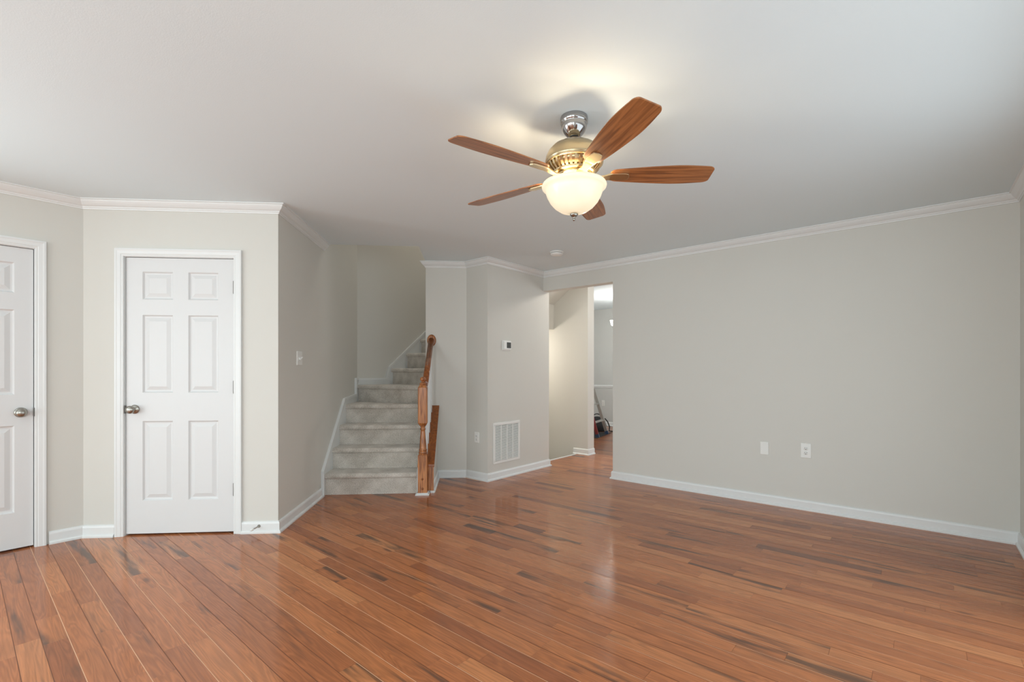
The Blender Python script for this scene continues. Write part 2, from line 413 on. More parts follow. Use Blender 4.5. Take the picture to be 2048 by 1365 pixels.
# dining room
mb = MB(); mb.prism([(-5.6, 9.4), (-0.4, 9.4), (-0.4, 9.5), (-5.6, 9.5)], 0, 2.6); struct(mb.build('wall_dining', M['wall_dining']))
mb = MB(); mb.prism([(-5.7, 6.06), (-5.6, 6.06), (-5.6, 9.5), (-5.7, 9.5)], 0, 2.6); struct(mb.build('wall_dining_left', M['wall_dining']))
mb = MB(); mb.prism([(-0.5, 4.912), (-0.4, 4.912), (-0.4, 9.4), (-0.5, 9.4)], 0, 2.6); struct(mb.build('wall_dining_right', M['wall_dining']))
mb = MB(); mb.prism([(-5.7, 6.06), (-0.4, 6.06), (-0.4, 9.5), (-5.7, 9.5)], 2.6, 2.75); struct(mb.build('ceiling_dining', M['ceil']))

# ceilings
mb = MB()
mb.prism([(-4.72, -5.62), (0.66, -5.62), (0.66, 4.912), P4, P3, P2, P1, T2, T1, C, (-4.72, 0.48)], H, H+0.3)
struct(mb.build('ceiling', M['ceil']))
mb = MB(); mb.prism([(-4.30, 4.912), (-0.4, 4.912), (-0.4, 6.06), (-4.30, 6.06)], H, H+0.3); struct(mb.build('ceiling_hall', M['ceil']))
mb = MB(); mb.prism([(-5.33, 5.46), (-4.42, 5.46), (-4.42, 6.06), (-5.33, 6.06)], 2.605, 2.6975); struct(mb.build('floor_upstairs', M['carpet']))

# ------------------------------------------------------------------ plank floor
def planks(name, mat, rows, xs, seed, skip=None):
    rnd = random.Random(seed)
    V = []; F = []; UV = []; TN = []; MI = []
    w = 0.0826; y0, y1 = rows
    k = int(math.floor(y0/w))
    while k*w < y1:
        ya, yb = max(k*w, y0), min((k+1)*w, y1); k += 1
        x0, x1 = xs
        if skip and ya > skip[2] and yb < skip[3]+w: x0 = skip[1]
        x = x0-rnd.uniform(0, 0.9)
        seam = rnd.random()
        while x < x1:
            L = rnd.choice((0.3, 0.45, 0.6, 0.75, 0.9, 1.1, 1.3))*rnd.uniform(0.85, 1.15)
            a, b = max(x, x0), min(x+L, x1); x += L
            if b-a < 0.02: continue
            t = min(1, max(0, rnd.gauss(0.60, 0.14)))
            if rnd.random() < 0.05: t = rnd.uniform(0.05, 0.25)
            s = rnd.random()**2.2
            ou, ov = rnd.uniform(0, 400), rnd.uniform(0, 400)
            g = 0.0015; e = 0.0004; n = len(V)
            V += [(a+e, ya+g, 0), (b-e, ya+g, 0), (b-e, yb-g, 0), (a+e, yb-g, 0)]
            F.append((n, n+1, n+2, n+3)); MI.append(0)
            UV += [(a+ou, ya+ov), (b+ou, ya+ov), (b+ou, yb+ov), (a+ou, yb+ov)]
            TN += [(t, s, 0, 1)]*4
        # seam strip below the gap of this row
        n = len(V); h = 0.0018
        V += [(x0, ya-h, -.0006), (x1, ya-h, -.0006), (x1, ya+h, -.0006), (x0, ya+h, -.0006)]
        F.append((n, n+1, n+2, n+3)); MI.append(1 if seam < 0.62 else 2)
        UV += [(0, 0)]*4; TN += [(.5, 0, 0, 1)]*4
    n = len(V)
    # dark slab under the planks
    for (sx0, sx1, sy0, sy1) in ([(xs[0], xs[1], y0, y1)] if not skip else [(xs[0], xs[1], y0, skip[2]), (skip[1], xs[1], skip[2], skip[3]), (xs[0], xs[1], skip[3]+.06, y1)]):
        if sy1-sy0 < 1e-4: continue
        n = len(V)
        V += [(sx0, sy0, -.002), (sx1, sy0, -.002), (sx1, sy1, -.002), (sx0, sy1, -.002), (sx0, sy0, -.03), (sx1, sy0, -.03), (sx1, sy1, -.03), (sx0, sy1, -.03)]
        for q in ((0, 1, 2, 3), (7, 6, 5, 4), (0, 4, 5, 1), (1, 5, 6, 2), (2, 6, 7, 3), (3, 7, 4, 0)):
            F.append(tuple(n+i for i in q)); MI.append(2); UV += [(0, 0)]*4; TN += [(.5, 0, 0, 1)]*4
    me = bpy.data.meshes.new(name); me.from_pydata(V, [], F)
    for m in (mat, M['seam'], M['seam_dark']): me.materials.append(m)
    me.uv_layers.new(name='grain'); me.color_attributes.new('tone', 'FLOAT_COLOR', 'CORNER')
    uvl = me.uv_layers['grain']; ca = me.color_attributes['tone']
    for i, p in enumerate(me.polygons):
        p.material_index = MI[i]
    for i in range(len(UV)): uvl.data[i].uv = UV[i]; ca.data[i].color = TN[i]
    o = bpy.data.objects.new(name, me); COL.objects.link(o)
    return struct(o)
planks('floor', M['floor'], (-5.62, 6.085), (-5.43, 0.66), 11, skip=(-5.43, -3.78, 4.912, 5.89))
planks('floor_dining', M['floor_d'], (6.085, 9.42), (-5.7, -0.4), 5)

# ------------------------------------------------------------------ crown and baseboards
crown = [(0, H-.066), (.007, H-.066), (.009, H-.058), (.014, H-.056), (.017, H-.048), (.030, H-.040), (.041, H-.028), (.049, H-.016), (.051, H-.010), (.060, H-.008), (.060, H), (0, H)]
base = [(0, 0), (.026, 0), (.026, .012), (.020, .019), (.0135, .022), (.0135, .070), (.011, .080), (.006, .086), (0, .088)]
tn = [0]
def trim(mb, label=None, name=None, mat='trim'):
    if not name: tn[0] += 1; name = 'trim_%d' % tn[0]
    return struct(mb.build(name, M[mat]))
s_end = 4.66
Cz = sc(-2.07/R2, 4.66)
mb = MB(); mb.sweep(crown, [A, B, C, sc(-2.07/R2, 4.762)], cap=(None, -1.0 if False else 0.0)); trim(mb)
mb = MB(); mb.sweep(crown, [(P1[0], P1[1]), P2, P3, (-3.575, 4.79), (0.54, 4.79), (0.54, -5.5), A], cap=(-1.0, None)); trim(mb)
def baseb(name, path):
    mb = MB(); mb.sweep(base, path); return struct(mb.build(name, M['trim']))
baseb('baseboard_left', [(-4.6, 0.420), B, sc(-1, 0) if False else (B[0]+(d2a-.066)/R2, B[1]+(d2a-.066)/R2)])
baseb('baseboard_left_end', [A, (-4.6, -0.49)])
baseb('baseboard_closet', [(B[0]+(d2b+.062)/R2, B[1]+(d2b+.062)/R2), C, sc(-2.07/R2, 4.69)])
hw_in, hw_out = -0.552, -0.417            # the low wall beside the stair
baseb('baseboard_pillar', [sc(hw_out, 4.765), sc(hw_out, (P1[1]-P1[0])/R2-(hw_in-hw_out) if False else 5.43), P2, P3, P4, (-3.74, 4.912)])
baseb('baseboard_right', [(-2.603, 4.912), (-2.603, 4.79), (0.54, 4.79), (0.54, 3.43)])
baseb('baseboard_near', [(0.54, 0.27), (0.54, -5.5)])
baseb('baseboard_behind', [(0.54, -5.5), A])
baseb('baseboard_hall', [(-3.84, 5.89), (-3.6, 5.89), (-3.6, 6.06)])
baseb('baseboard_dining', [(-5.6, 6.06), (-5.6, 9.4), (-0.5, 9.4)])
mb = MB(); mb.box(-3.80, -3.765, 4.912, 5.89, -.03, .006); trim(mb)          # white nosing of the basement stair
rail = [(0, .84), (.010, .84), (.014, .852), (.014, .862), (.022, .872), (.024, .885), (.018, .900), (.010, .905), (0, .905)]
mb = MB(); mb.sweep(rail, [(-5.6, 6.06), (-5.6, 9.4), (-0.5, 9.4)]); trim(mb)

# windows behind the camera (frames only stand in the openings)
for i, (x0, x1, z0, z1) in enumerate(WIN):
    w = struct(empty('window_%d' % (i+1), ((x0+x1)/2, -5.56, z0)))
    mb = MB()
    for (a, b, c, d) in ((x0, x1, z0, z0+.05), (x0, x1, z1-.05, z1), (x0, x0+.05, z0+.05, z1-.05), (x1-.05, x1, z0+.05, z1-.05), ((x0+x1)/2-.03, (x0+x1)/2+.03, z0+.05, z1-.05), (x0+.05, x1-.05, 1.17, 1.22)):
        mb.box(a, b, -5.60, -5.54, c, d)
    mb.build('window_frame', M['trim'], w)
    mb = MB()
    for (a, b, c, d) in ((x0-.07, x1+.07, z1, z1+.07), (x0-.07, x0, z0, z1), (x1, x1+.07, z0, z1), (x0-.09, x1+.09, z0-.04, z0)):
        mb.box(a, b, -5.50, -5.48, c, d)
    mb.build('window_casing', M['trim'], w)

w = struct(empty('added_door_3', (0.60, (DE[0]+DE[1])/2, 0)))  # frame of the invented patio door that carries a fill lamp
mb = MB(); ym = (DE[0]+DE[1])/2
for (a, b, c, d) in ((DE[0], DE[1], 0, .06), (DE[0], DE[1], DE[3]-.06, DE[3]), (DE[0], DE[0]+.07, .06, DE[3]-.06), (DE[1]-.07, DE[1], .06, DE[3]-.06), (ym-.06, ym+.06, .06, DE[3]-.06)):
    mb.box(.59, .64, a, b, c, d)
mb.build('added_door_frame', M['trim'], w)
mb = MB()
for (a, b, c, d) in ((DE[0]-.07, DE[1]+.07, DE[3], DE[3]+.07), (DE[0]-.07, DE[0], 0, DE[3]), (DE[1], DE[1]+.07, 0, DE[3])):
    mb.box(.52, .54, a, b, c, d)
mb.build('door_casing', M['trim'], w)
w = struct(empty('window_4', (-4.66, (WL[0]+WL[1])/2, WL[2])))  # frame of the window added in the left wall for its light
mb = MB(); ym = (WL[0]+WL[1])/2
for (a, b, c, d) in ((WL[0], WL[1], WL[2], WL[2]+.05), (WL[0], WL[1], WL[3]-.05, WL[3]), (WL[0], WL[0]+.05, WL[2]+.05, WL[3]-.05), (WL[1]-.05, WL[1], WL[2]+.05, WL[3]-.05), (ym-.03, ym+.03, WL[2]+.05, WL[3]-.05)):
    mb.box(-4.70, -4.66, a, b, c, d)
mb.build('window_frame', M['trim'], w)
mb = MB()
for (a, b, c, d) in ((WL[0]-.07, WL[1]+.07, WL[3], WL[3]+.07), (WL[0]-.07, WL[0], WL[2], WL[3]), (WL[1], WL[1]+.07, WL[2], WL[3]), (WL[0]-.09, WL[1]+.09, WL[2]-.04, WL[2])):
    mb.box(-4.60, -4.58, a, b, c, d)
mb.build('window_casing', M['trim'], w)
w = struct(empty('window_3', (0.60, (WE[0]+WE[1])/2, WE[2])))  # frame of the side window added for fill light
mb = MB()
for (a, b, c, d) in ((WE[0], WE[1], WE[2], WE[2]+.05), (WE[0], WE[1], WE[3]-.05, WE[3]), (WE[0], WE[0]+.05, WE[2]+.05, WE[3]-.05), (WE[1]-.05, WE[1], WE[2]+.05, WE[3]-.05), (-1.93, -1.87, WE[2]+.05, WE[3]-.05)):
    mb.box(.59, .64, a, b, c, d)
mb.build('window_frame', M['trim'], w)
mb = MB()
for (a, b, c, d) in ((WE[0]-.07, WE[1]+.07, WE[3], WE[3]+.07), (WE[0]-.07, WE[0], WE[2], WE[3]), (WE[1], WE[1]+.07, WE[2], WE[3]), (WE[0]-.09, WE[1]+.09, WE[2]-.04, WE[2])):
    mb.box(.52, .54, a, b, c, d)
mb.build('window_casing', M['trim'], w)

# ------------------------------------------------------------------ doors
def door(name, O, dx, nrm, knob_left, hinge_q, width, panels, zt=2.038):
    """O = point of the wall face at q=0 on the floor; dx along wall; nrm into the room"""
    O = Vector((O[0], O[1], 0)); X = Vector((dx[0], dx[1], 0)).normalized(); Nn = Vector((nrm[0], nrm[1], 0)).normalized()
    def T(p): return tuple(O+X*p[0]+Nn*p[1]+Vector((0, 0, p[2])))
    r = struct(empty(name, tuple(O)))
    zb = 0.012
    # slab with six raised panels
    mb = MB(); th = -.012; bk = -.047
    xs = sorted({0, width}|{p[0] for p in panels}|{p[1] for p in panels})
    zs = sorted({zb, zt}|{p[2] for p in panels}|{p[3] for p in panels})
    for i in range(len(xs)-1):
        for j in range(len(zs)-1):
            a, b, c, d = xs[i], xs[i+1], zs[j], zs[j+1]
            if any(abs(p[0]-a) < 1e-6 and abs(p[1]-b) < 1e-6 and p[2] <= c+1e-6 and p[3] >= d-1e-6 for p in panels): continue
            mb.add([T((a, th, c)), T((b, th, c)), T((b, th, d)), T((a, th, d))], [(0, 1, 2, 3)])
    for (a, b, c, d) in panels:
        rings = [(0, 0), (.009, -.011), (.016, -.012), (.020, -.012), (.046, -.003), (.048, -.003)]
        v = []; f = []
        for ins, dep in rings:
            v += [T((a+ins, th+dep, c+ins)), T((b-ins, th+dep, c+ins)), T((b-ins, th+dep, d-ins)), T((a+ins, th+dep, d-ins))]
        for k in range(len(rings)-1):
            for i in range(4): f.append((k*4+i, k*4+(i+1) % 4, (k+1)*4+(i+1) % 4, (k+1)*4+i))
        n = (len(rings)-1)*4; f.append((n, n+1, n+2, n+3)); mb.add(v, f)
    v = [T((0, th, zb)), T((width, th, zb)), T((width, th, zt)), T((0, th, zt)), T((0, bk, zb)), T((width, bk, zb)), T((width, bk, zt)), T((0, bk, zt))]
    mb.add(v, [(0, 1, 5, 4), (1, 2, 6, 5), (2, 3, 7, 6), (3, 0, 4, 7), (7, 6, 5, 4)])
    slab = mb.build('door_slab', M['door'], r, loc=tuple(O))
    # jamb
    g = .0035
    mb = MB()
    mb.box(-.012, -g, -.10, -.0005, 0, zt+g+.009, T); mb.box(width+g, width+.012, -.10, -.0005, 0, zt+g+.009, T)
    mb.box(-g, width+g, -.10, -.0005, zt+g, zt+g+.009, T); mb.box(-g, width+g, -.105, -.085, 0, zt+g, T)
    mb.build('door_jamb', M['trim'], r, loc=tuple(O))
    # casing with stepped profile (width .06), mitred frame
    prof = [(0.006, .0005), (0.006, .009), (.014, .012), (.020, .011), (.024, .014), (.044, .016), (.052, .019), (.062, .018), (.064, .0005)]
    mb = MB()
    for k in range(len(prof)-1):
        (e0, h0), (e1, h1) = prof[k], prof[k+1]
        for (qa, qb) in ((('L', 0), ('L', zt)), (('L', zt), ('R', zt)), (('R', zt), ('R', 0))):
            def pt(side, z, e, hh):
                x = -e if side == 'L' else width+e
                return T((x, hh, z+e if z > 0 else 0))
            mb.add([pt(*qa, e0, h0), pt(*qb, e0, h0), pt(*qb, e1, h1), pt(*qa, e1, h1)], [(0, 1, 2, 3)])
    mb.build('door_casing', M['trim'], r, loc=tuple(O))
    # knob
    kq = .060 if knob_left else width-.060
    kz = .925
    def TK(p):     # lathe axis -> wall normal
        return T((kq+p[0], th+p[2], kz+p[1]))
    mb = MB(); mb.lathe([(.0001, 0), (.033, 0), (.0335, .003), (.031, .007), (.024, .010), (.014, .013), (.011, .018), (.011, .028), (.018, .034), (.026, .042), (.029, .050), (.028, .057), (.022, .064), (.012, .068), (.0001, .069)], 32, TK)
    mb.build('door_knob', M['nickel'], slab, loc=T((kq, th, kz)))
    eq = 0 if knob_left else width
    sgn = -1 if knob_left else 1
    mb = MB(); mb.box(min(eq-.002*sgn, eq+.013*sgn), max(eq-.002*sgn, eq+.013*sgn), -.001, .0025, kz-.029, kz+.029, T)
    mb.box(min(eq-.001, eq+.003*sgn), max(eq+.001, eq+.003*sgn), -.02, -.001, kz-.028, kz+.028, T)
    tag(mb.build('strike_plate', M['hinge'], r, loc=T((eq, 0, kz)), bevel=.0008), 'metal strike plate')
    for hz in hinge_q:
        hq = width if knob_left else 0
        mb = MB()
        mb.lathe([(.0001, -.05), (.004, -.049), (.0062, -.044), (.0062, .044), (.004, .049), (.0001, .05)], 12, lambda p: T((hq+.002*(1 if knob_left else -1)+p[0], -.004+p[1], hz+p[2])))
        mb.box(hq-.0015, hq+.0055, -.012, -.004, hz-.044, hz+.044, T)
        tag(mb.build('door_hinge', M['hinge'], r, loc=T((hq, 0, hz))), 'metal hinge')
    return r
w2 = 0.758
pz = [(1.732, 1.936), (1.046, 1.618), (.253, .838)]
cols2 = [(.113, .318), (.434, .652)]
door('door_2', (B[0]+d2a/R2, B[1]+d2a/R2), (1, 1), (1, -1), True, (1.828, 1.086, .325), w2, [(a, b, c, d) for a, b in [(.113, .325), (.433, .645)] for c, d in pz])
# door 1: q runs +Y from -0.413 to 0.345
door('door_1', (-4.6, -0.413), (0, 1), (1, 0), False, (1.828, 1.086, .325), w2, [(a, b, c, d) for a, b in [(.113, .325), (.433, .668)] for c, d in pz])

# ------------------------------------------------------------------ staircase
RZ = .2075
cL, cR = -2.07/R2+.001, hw_in-.001
st = empty('staircase', (-4.6, 3.0, 0), label='staircase with grey carpeted steps rising from the wood floor and turning right behind the pillar', cat='stairs')
sr = [4.755, 5.005, 5.255, 5.505]
piv = sc(cR, 5.53)
risers = []
for s_ in sr: risers.append((sc(cL, s_), sc(cR if s_ > 5.44 else cR-.0145, s_)))
risers.append(((-5.329, 3.262), piv))
for k in range(8): risers.append(((-5.329, 3.78+.24*k), (-4.421, 3.78+.24*k)))
def fwd(p, q, d):
    p = Vector(p); q = Vector(q); t = (q-p).normalized(); n = Vector((t.y, -t.x)); return tuple(p+n*d), tuple(q+n*d)
for k in range(12):
    l0, r0 = risers[k]
    if k == 2: risers_r = sc(cR-.0145, 5.505)
    if k < 12: l1, r1 = risers[k+1]
    else: l1, r1 = (-5.329, 5.9), (-4.421, 5.9)
    if k == 2: r1 = risers_r
    z = RZ*(k+1)
    zb = 0.0 if k < 5 else z-.45
    if k >= 9: zb = max(z-.28, 1.96)
    if k == 3: poly = [l0, r0, piv, (-5.329, 3.262)]
    elif k == 4: poly = [l0, r0, (-4.421, 3.642), r1, l1]
    else: poly = [l0, r0, r1, l1]
    mb = MB(); mb.prism(poly, zb, z-.03)
    fl, fr = fwd(l0, r0, .022)
    nose = [fl, fr]+poly[1:]+[poly[0]]
    # nosing: rounded roll along the front plus tread slab
    P = Vector(l0); Q = Vector(r0); t = (Q-P); L = t.length; t = t/L; n = Vector((t.y, -t.x))
    prof = [(-.0, z-.036)]
    prof = [(0, z-.052), (.014, z-.049), (.023, z-.040), (.026, z-.028), (.024, z-.014), (.015, z-.004), (0, z), (-.05, z), (-.05, z-.052)]
    mb.extrude(prof, lambda a, u, w: (P.x+t.x*a+n.x*u, P.y+t.y*a+n.y*u, w), 0, L, smooth=False)
    mb.prism(poly, z-.03, z-.0005)
    o = mb.build('carpeted_step', M['carpet'], st, loc=(P.x, P.y, z))
    for pl in o.data.polygons:
        pl.use_smooth = False

# basement steps going down behind the pillar
bs = empty('basement_steps', (-4.5, 5.4, -1.5), label='steps going down behind the pillar from the white edged hall floor', cat='stairs')
for k in range(6):
    mb = MB(); mb.box(-3.79-.24*(k+1), -3.79-.24*k, 4.914, 5.888, -1.59, -.2*(k+1)); mb.build('step', M['carpet'], bs, bevel=.006)

# skirt boards beside the stair (white board with a cap moulding)
def Zs(a, u, w): x, y = sc(-2.07/R2+a, u); return (x, y, w)
def Vs(a, u, w): return (-5.33+a, u, w)
zo = [(4.672, 0), (4.672, .245), (5.43, .905), (5.94, .932), (5.94, 1.125), (6.074, 1.122)]
vo = [(3.262, 1.12), (3.667, 1.12), (3.712, 1.268), (5.45, 2.71)]
def skirt(T, line, low, name):
    mb = MB(); mb.extrude(line+low, T, .0005, .014)
    trim(mb)
    mb = MB()
    for i in range(len(line)-1):
        a = Vector(line[i]); b = Vector(line[i+1]); d = (b-a).normalized(); n = Vector((d.y, -d.x))   # to the right = below
        w = .026
        quad = [a-d*.0, b+d*.0, b+n*w, a+n*w]
        if i < len(line)-2:
            c = Vector(line[i+2]); d2 = (c-b).normalized(); n2 = Vector((d2.y, -d2.x)); m = (n+n2)/(1+n.dot(n2)); quad[2] = b+m*w
        if i > 0:
            c = Vector(line[i-1]); d2 = (a-c).normalized(); n2 = Vector((d2.y, -d2.x)); m = (n+n2)/(1+n.dot(n2)); quad[3] = a+m*w
        mb.extrude([tuple(q) for q in quad], T, .012, .026)
    trim(mb)
skirt(Zs, zo, [(6.074, 0)], 'left')
skirt(Vs, vo, [(5.45, 1.9), (3.262, .55)], 'back')

# low wall beside the stair
def cap_z(s): return .245+(s-4.72)*(.82-.245)/(5.43-4.72)
mb = MB()
mb.extrude([(4.768, 0), (4.768, cap_z(4.768)-.028), (5.432, cap_z(5.432)-.028), (5.432, 0)], lambda a, u, w: (*sc(a, u), w), hw_in+.002, hw_out)
struct(mb.build('wall_stair_low', M['wall']))
mb = MB()   # white stringer on the stair side, wrapping the foot of the low wall
mb.extrude([(4.735, 0), (4.735, .22), (5.43, cap_z(5.43)-.035), (5.43, 0)], lambda a, u, w: (*sc(a, u), w), hw_in-.014, hw_in+.0015)
trim(mb)

rl = empty('stair_railing', (*sc(-.49, 5.0), 0), label='oak stair railing with turned newel post, oak handrail and white balusters beside the carpeted steps', cat='railing')
# newel
nc, ns = -.506, 4.716
nx, ny = sc(nc, ns)
def TN_(p):   # rotate 45 degrees so that the faces look along the stair
    a = PI/4; return (nx+p[0]*math.cos(a)-p[1]*math.sin(a), ny+p[0]*math.sin(a)+p[1]*math.cos(a), p[2])
nw = MB(); hw = .0445
def sqring(w, z, ch): return [(-w+ch, -w, z), (w-ch, -w, z), (w, -w+ch, z), (w, w-ch, z), (w-ch, w, z), (-w+ch, w, z), (-w, w-ch, z), (-w, -w+ch, z)]
def sqblock(levels):
    v = []; f = []
    for w, z, ch in levels: v += [TN_(p) for p in sqring(w, z, ch)]
    for k in range(len(levels)-1):
        for i in range(8): f.append((k*8+i, k*8+(i+1) % 8, (k+1)*8+(i+1) % 8, (k+1)*8+i))
    n = (len(levels)-1)*8; f += [tuple(range(8))[::-1], tuple(range(n, n+8))]
    nw.add(v, f)
sqblock([(hw, .022, .002), (hw, .385, .002), (.034, .400, .010)])
sqblock([(.030, .672, .012), (hw, .700, .008), (hw, 1.045, .008), (.028, 1.075, .012)])
nw.lathe([(.034, .398), (.041, .402), (.043, .410), (.038, .418), (.036, .424), (.040, .430), (.040, .438), (.0345, .446), (.0335, .47), (.030, .52), (.0255, .58), (.0225, .615), (.021, .625), (.026, .632), (.028, .640), (.023, .648), (.020, .656), (.026, .666), (.031, .674)], 32, TN_)
nw.lathe([(.028, 1.073), (.033, 1.080), (.034, 1.087), (.026, 1.093), (.015, 1.099), (.0135, 1.104), (.020, 1.112), (.028, 1.120), (.030, 1.128), (.027, 1.139), (.018, 1.148), (.0001, 1.153)], 32, TN_)
npst = nw.build('newel_post', M['oak'], rl, loc=(nx, ny, .022))
for zz in (.155, .062):
    mb = MB(); mb.lathe([(.0001, .0), (.011, .0), (.011, .002), (.008, .006), (.0001, .008)], 20, lambda p: TN_((p[0], -hw-p[2]+.0005, zz+p[1])))
    tag(mb.build('screw_plug', M['oak_dark'], npst, loc=TN_((0, -hw, zz))), 'dark round oak screw plug')
mb = MB()
def TB(p): return TN_(p)
v = []
mb.box(-.068, .066, -.064, .044, 0, .012, TN_); mb.box(-.056, .054, -.055, .044, .012, .022, TN_)
tag(mb.build('newel_base', M['trim'], rl, bevel=.002), 'white base block under the newel')
# white foot beside it and oak end board
mb = MB(); mb.extrude([(4.745, 0), (4.745, .022), (4.768, .022), (4.768, 0)], lambda a, u, w: (*sc(a, u), w), -.435, hw_out+.02); mb.build('foot_trim', M['trim'], rl)
mb = MB(); mb.extrude([(4.7615, .022), (4.7615, cap_z(4.755)+.0), (4.7675, cap_z(4.765)), (4.7675, .022)], lambda a, u, w: (*sc(a, u), w), hw_in, hw_out+.012)
mb.build('end_board', M['oak'], rl, loc=(nx, ny, 0))
mb = MB()
s0, s1 = 4.7605, 5.432
mb.extrude([(s0, cap_z(s0)), (s1, cap_z(s1)), (s1, cap_z(s1)-.026), (s0, cap_z(s0)-.026)], lambda a, u, w: (*sc(a, u), w), hw_in-.012, hw_out+.018)
mb.build('oak_cap', M['oak_dark'], rl, loc=(nx, ny, 0), bevel=.003)
mb = MB()
s1b = s0
mb.extrude([(4.762, .10), (4.762, cap_z(4.762)-.02), (5.43, cap_z(5.43)-.02), (5.43, cap_z(5.43)-.13)], lambda a, u, w: (*sc(a, u), w), hw_out+.0005, hw_out+.012) if False else None
hc = -.488
def rail_z(s): return 1.035+(s-4.716)*(1.562-1.035)/(5.43-4.716)
mb = MB()
prof = [(-.020, -.026), (-.022, -.010), (-.029, .004), (-.030, .014), (-.024, .026), (-.012, .031), (.012, .031), (.024, .026), (.030, .014), (.029, .004), (.022, -.010), (.020, -.026)]
sA, sB = 4.762, 5.415
sl = (rail_z(sB)-rail_z(sA))/(sB-sA)
v = []
for s_ in (sA, sB):
    for u, w in prof: v.append((*sc(hc+u*1.0, s_), rail_z(s_)+w*1.15))
n = len(prof); mb.add(v, [tuple(range(n))[::-1], tuple(range(n, 2*n))]); mb.add(v, [(i, (i+1) % n, n+(i+1) % n, n+i) for i in range(n)], True)
mb.build('handrail', M['oak_dark'], rl, loc=(nx, ny, 1))
mb = MB(); mb.lathe([(.0001, 0), (.050, 0), (.050, .008), (.043, .016), (.036, .018), (.0001, .018)], 36, lambda p: (*sc(hc+.003+p[0], 5.4295-p[2]), rail_z(5.42)+p[1]*1.35))
mb.build('wall_rosette', M['oak'], rl)
for s_ in (4.865, 4.985, 5.105, 5.225, 5.345):
    x, y = sc(hc, s_); z0 = cap_z(s_)-.003; z1 = rail_z(s_)-.022
    h = z1-z0
    mb = MB()
    mb.lathe([(.016, z0), (.016, z0+.14), (.012, z0+.150), (.015, z0+.158), (.011, z0+.168), (.014, z0+.25), (.013, z0+h*.55), (.009, z0+h-.02), (.009, z1)], 16, lambda p: (x+p[0], y+p[1], p[2]))
    tag(mb.build('baluster', M['trim'], rl, loc=(x, y, z0)), 'white turned baluster')

# dark rail end and bracket further up the stair
hr = empty('wall_handrail', (-5.27, 4.4, 2.14), label='dark handrail end on the stair wall just showing past the pillar edge', cat='handrail')
mb = MB(); mb.tube([(-5.262, 4.335, 2.148), (-5.262, 4.37, 2.150), (-5.262, 5.1, 2.75)], .018, 12); mb.build('rail', M['bronze'], hr)
mb = MB(); mb.tube([(-5.329, 4.42, 2.13), (-5.30, 4.42, 2.13), (-5.265, 4.42, 2.17)], .007, 8)
mb.lathe([(.0001, 0), (.028, 0), (.026, .005), (.0001, .006)], 20, lambda p: (-5.3295+p[2], 4.42+p[0], 2.13+p[1])); mb.build('bracket', M['bronze'], hr)

# ------------------------------------------------------------------ ceiling fan
fx, fy = -1.279, 1.965
fan = empty('ceiling_fan', (fx, fy, H), label='five blade brown wood ceiling fan with lit glass bowl lamp hanging from the ceiling', cat='ceiling fan')
def TF(p): return (fx+p[0], fy+p[1], p[2])
F0 = (fx, fy, 2.2)
mb = MB(); mb.lathe([(.0001, H-.0005), (.066, H-.0005), (.067, H-.004), (.067, H-.028), (.064, H-.031), (.062, H-.034), (.063, H-.045), (.058, H-.062), (.048, H-.078), (.036, H-.090), (.030, H-.095), (.0001, H-.095)], 48, TF)
mb.build('canopy', M['chrome'], fan, loc=F0)
mb = MB(); mb.lathe([(.0001, H-.094), (.020, H-.094), (.022, H-.100), (.018, H-.106), (.0001, H-.106)], 24, TF); mb.build('canopy_ring', M['dark'], fan, loc=F0)
mb = MB(); mb.lathe([(.0125, H-.104), (.0125, 2.335)], 20, TF); mb.lathe([(.0001, 2.345), (.021, 2.345), (.024, 2.338), (.024, 2.318), (.0001, 2.316)], 24, TF); mb.build('downrod', M['brass'], fan, loc=F0)
mb = MB()
mb.lathe([(.020, 2.322), (.050, 2.320), (.082, 2.311), (.108, 2.296), (.126, 2.276), (.137, 2.252), (.141, 2.232), (.141, 2.224), (.138, 2.220), (.136, 2.216)], 64, TF)
mb.build('motor_housing', M['brass'], fan, loc=F0)
mb = MB()
mb.lathe([(.128, 2.219), (.118, 2.200), (.098, 2.178), (.083, 2.170), (.0001, 2.170)], 64, TF)
tag(mb.build('vent_ring', M['brass'], fan, loc=F0), 'slotted metal vent ring')
mb = MB()
for i in range(34):
    a = 2*PI*i/34
    def TR(p): return TF((p[0]*math.cos(a)-p[1]*math.sin(a), p[0]*math.sin(a)+p[1]*math.cos(a), p[2]))
    mb.extrude([(.137, 2.219), (.124, 2.193), (.103, 2.171), (.092, 2.167), (.092, 2.172), (.101, 2.180), (.118, 2.199), (.130, 2.219)], lambda q, u, w: TR((u, q, w)), -.0055, .0055)
mb.lathe([(.136, 2.222), (.142, 2.220), (.140, 2.214), (.134, 2.212)], 64, TF)
mb.lathe([(.106, 2.178), (.106, 2.170), (.094, 2.162), (.084, 2.164), (.088, 2.172)], 64, TF)
tag(mb.build('vent_rib', M['brass'], fan, loc=F0), 'bright metal ribs of the vent')
mb = MB()
mb.lathe([(.0001, 2.168), (.085, 2.168), (.088, 2.160), (.086, 2.150), (.070, 2.146), (.062, 2.142), (.060, 2.128), (.066, 2.124), (.066, 2.119), (.0001, 2.119)], 48, TF)
mb.build('light_fitter', M['brass'], fan, loc=F0)
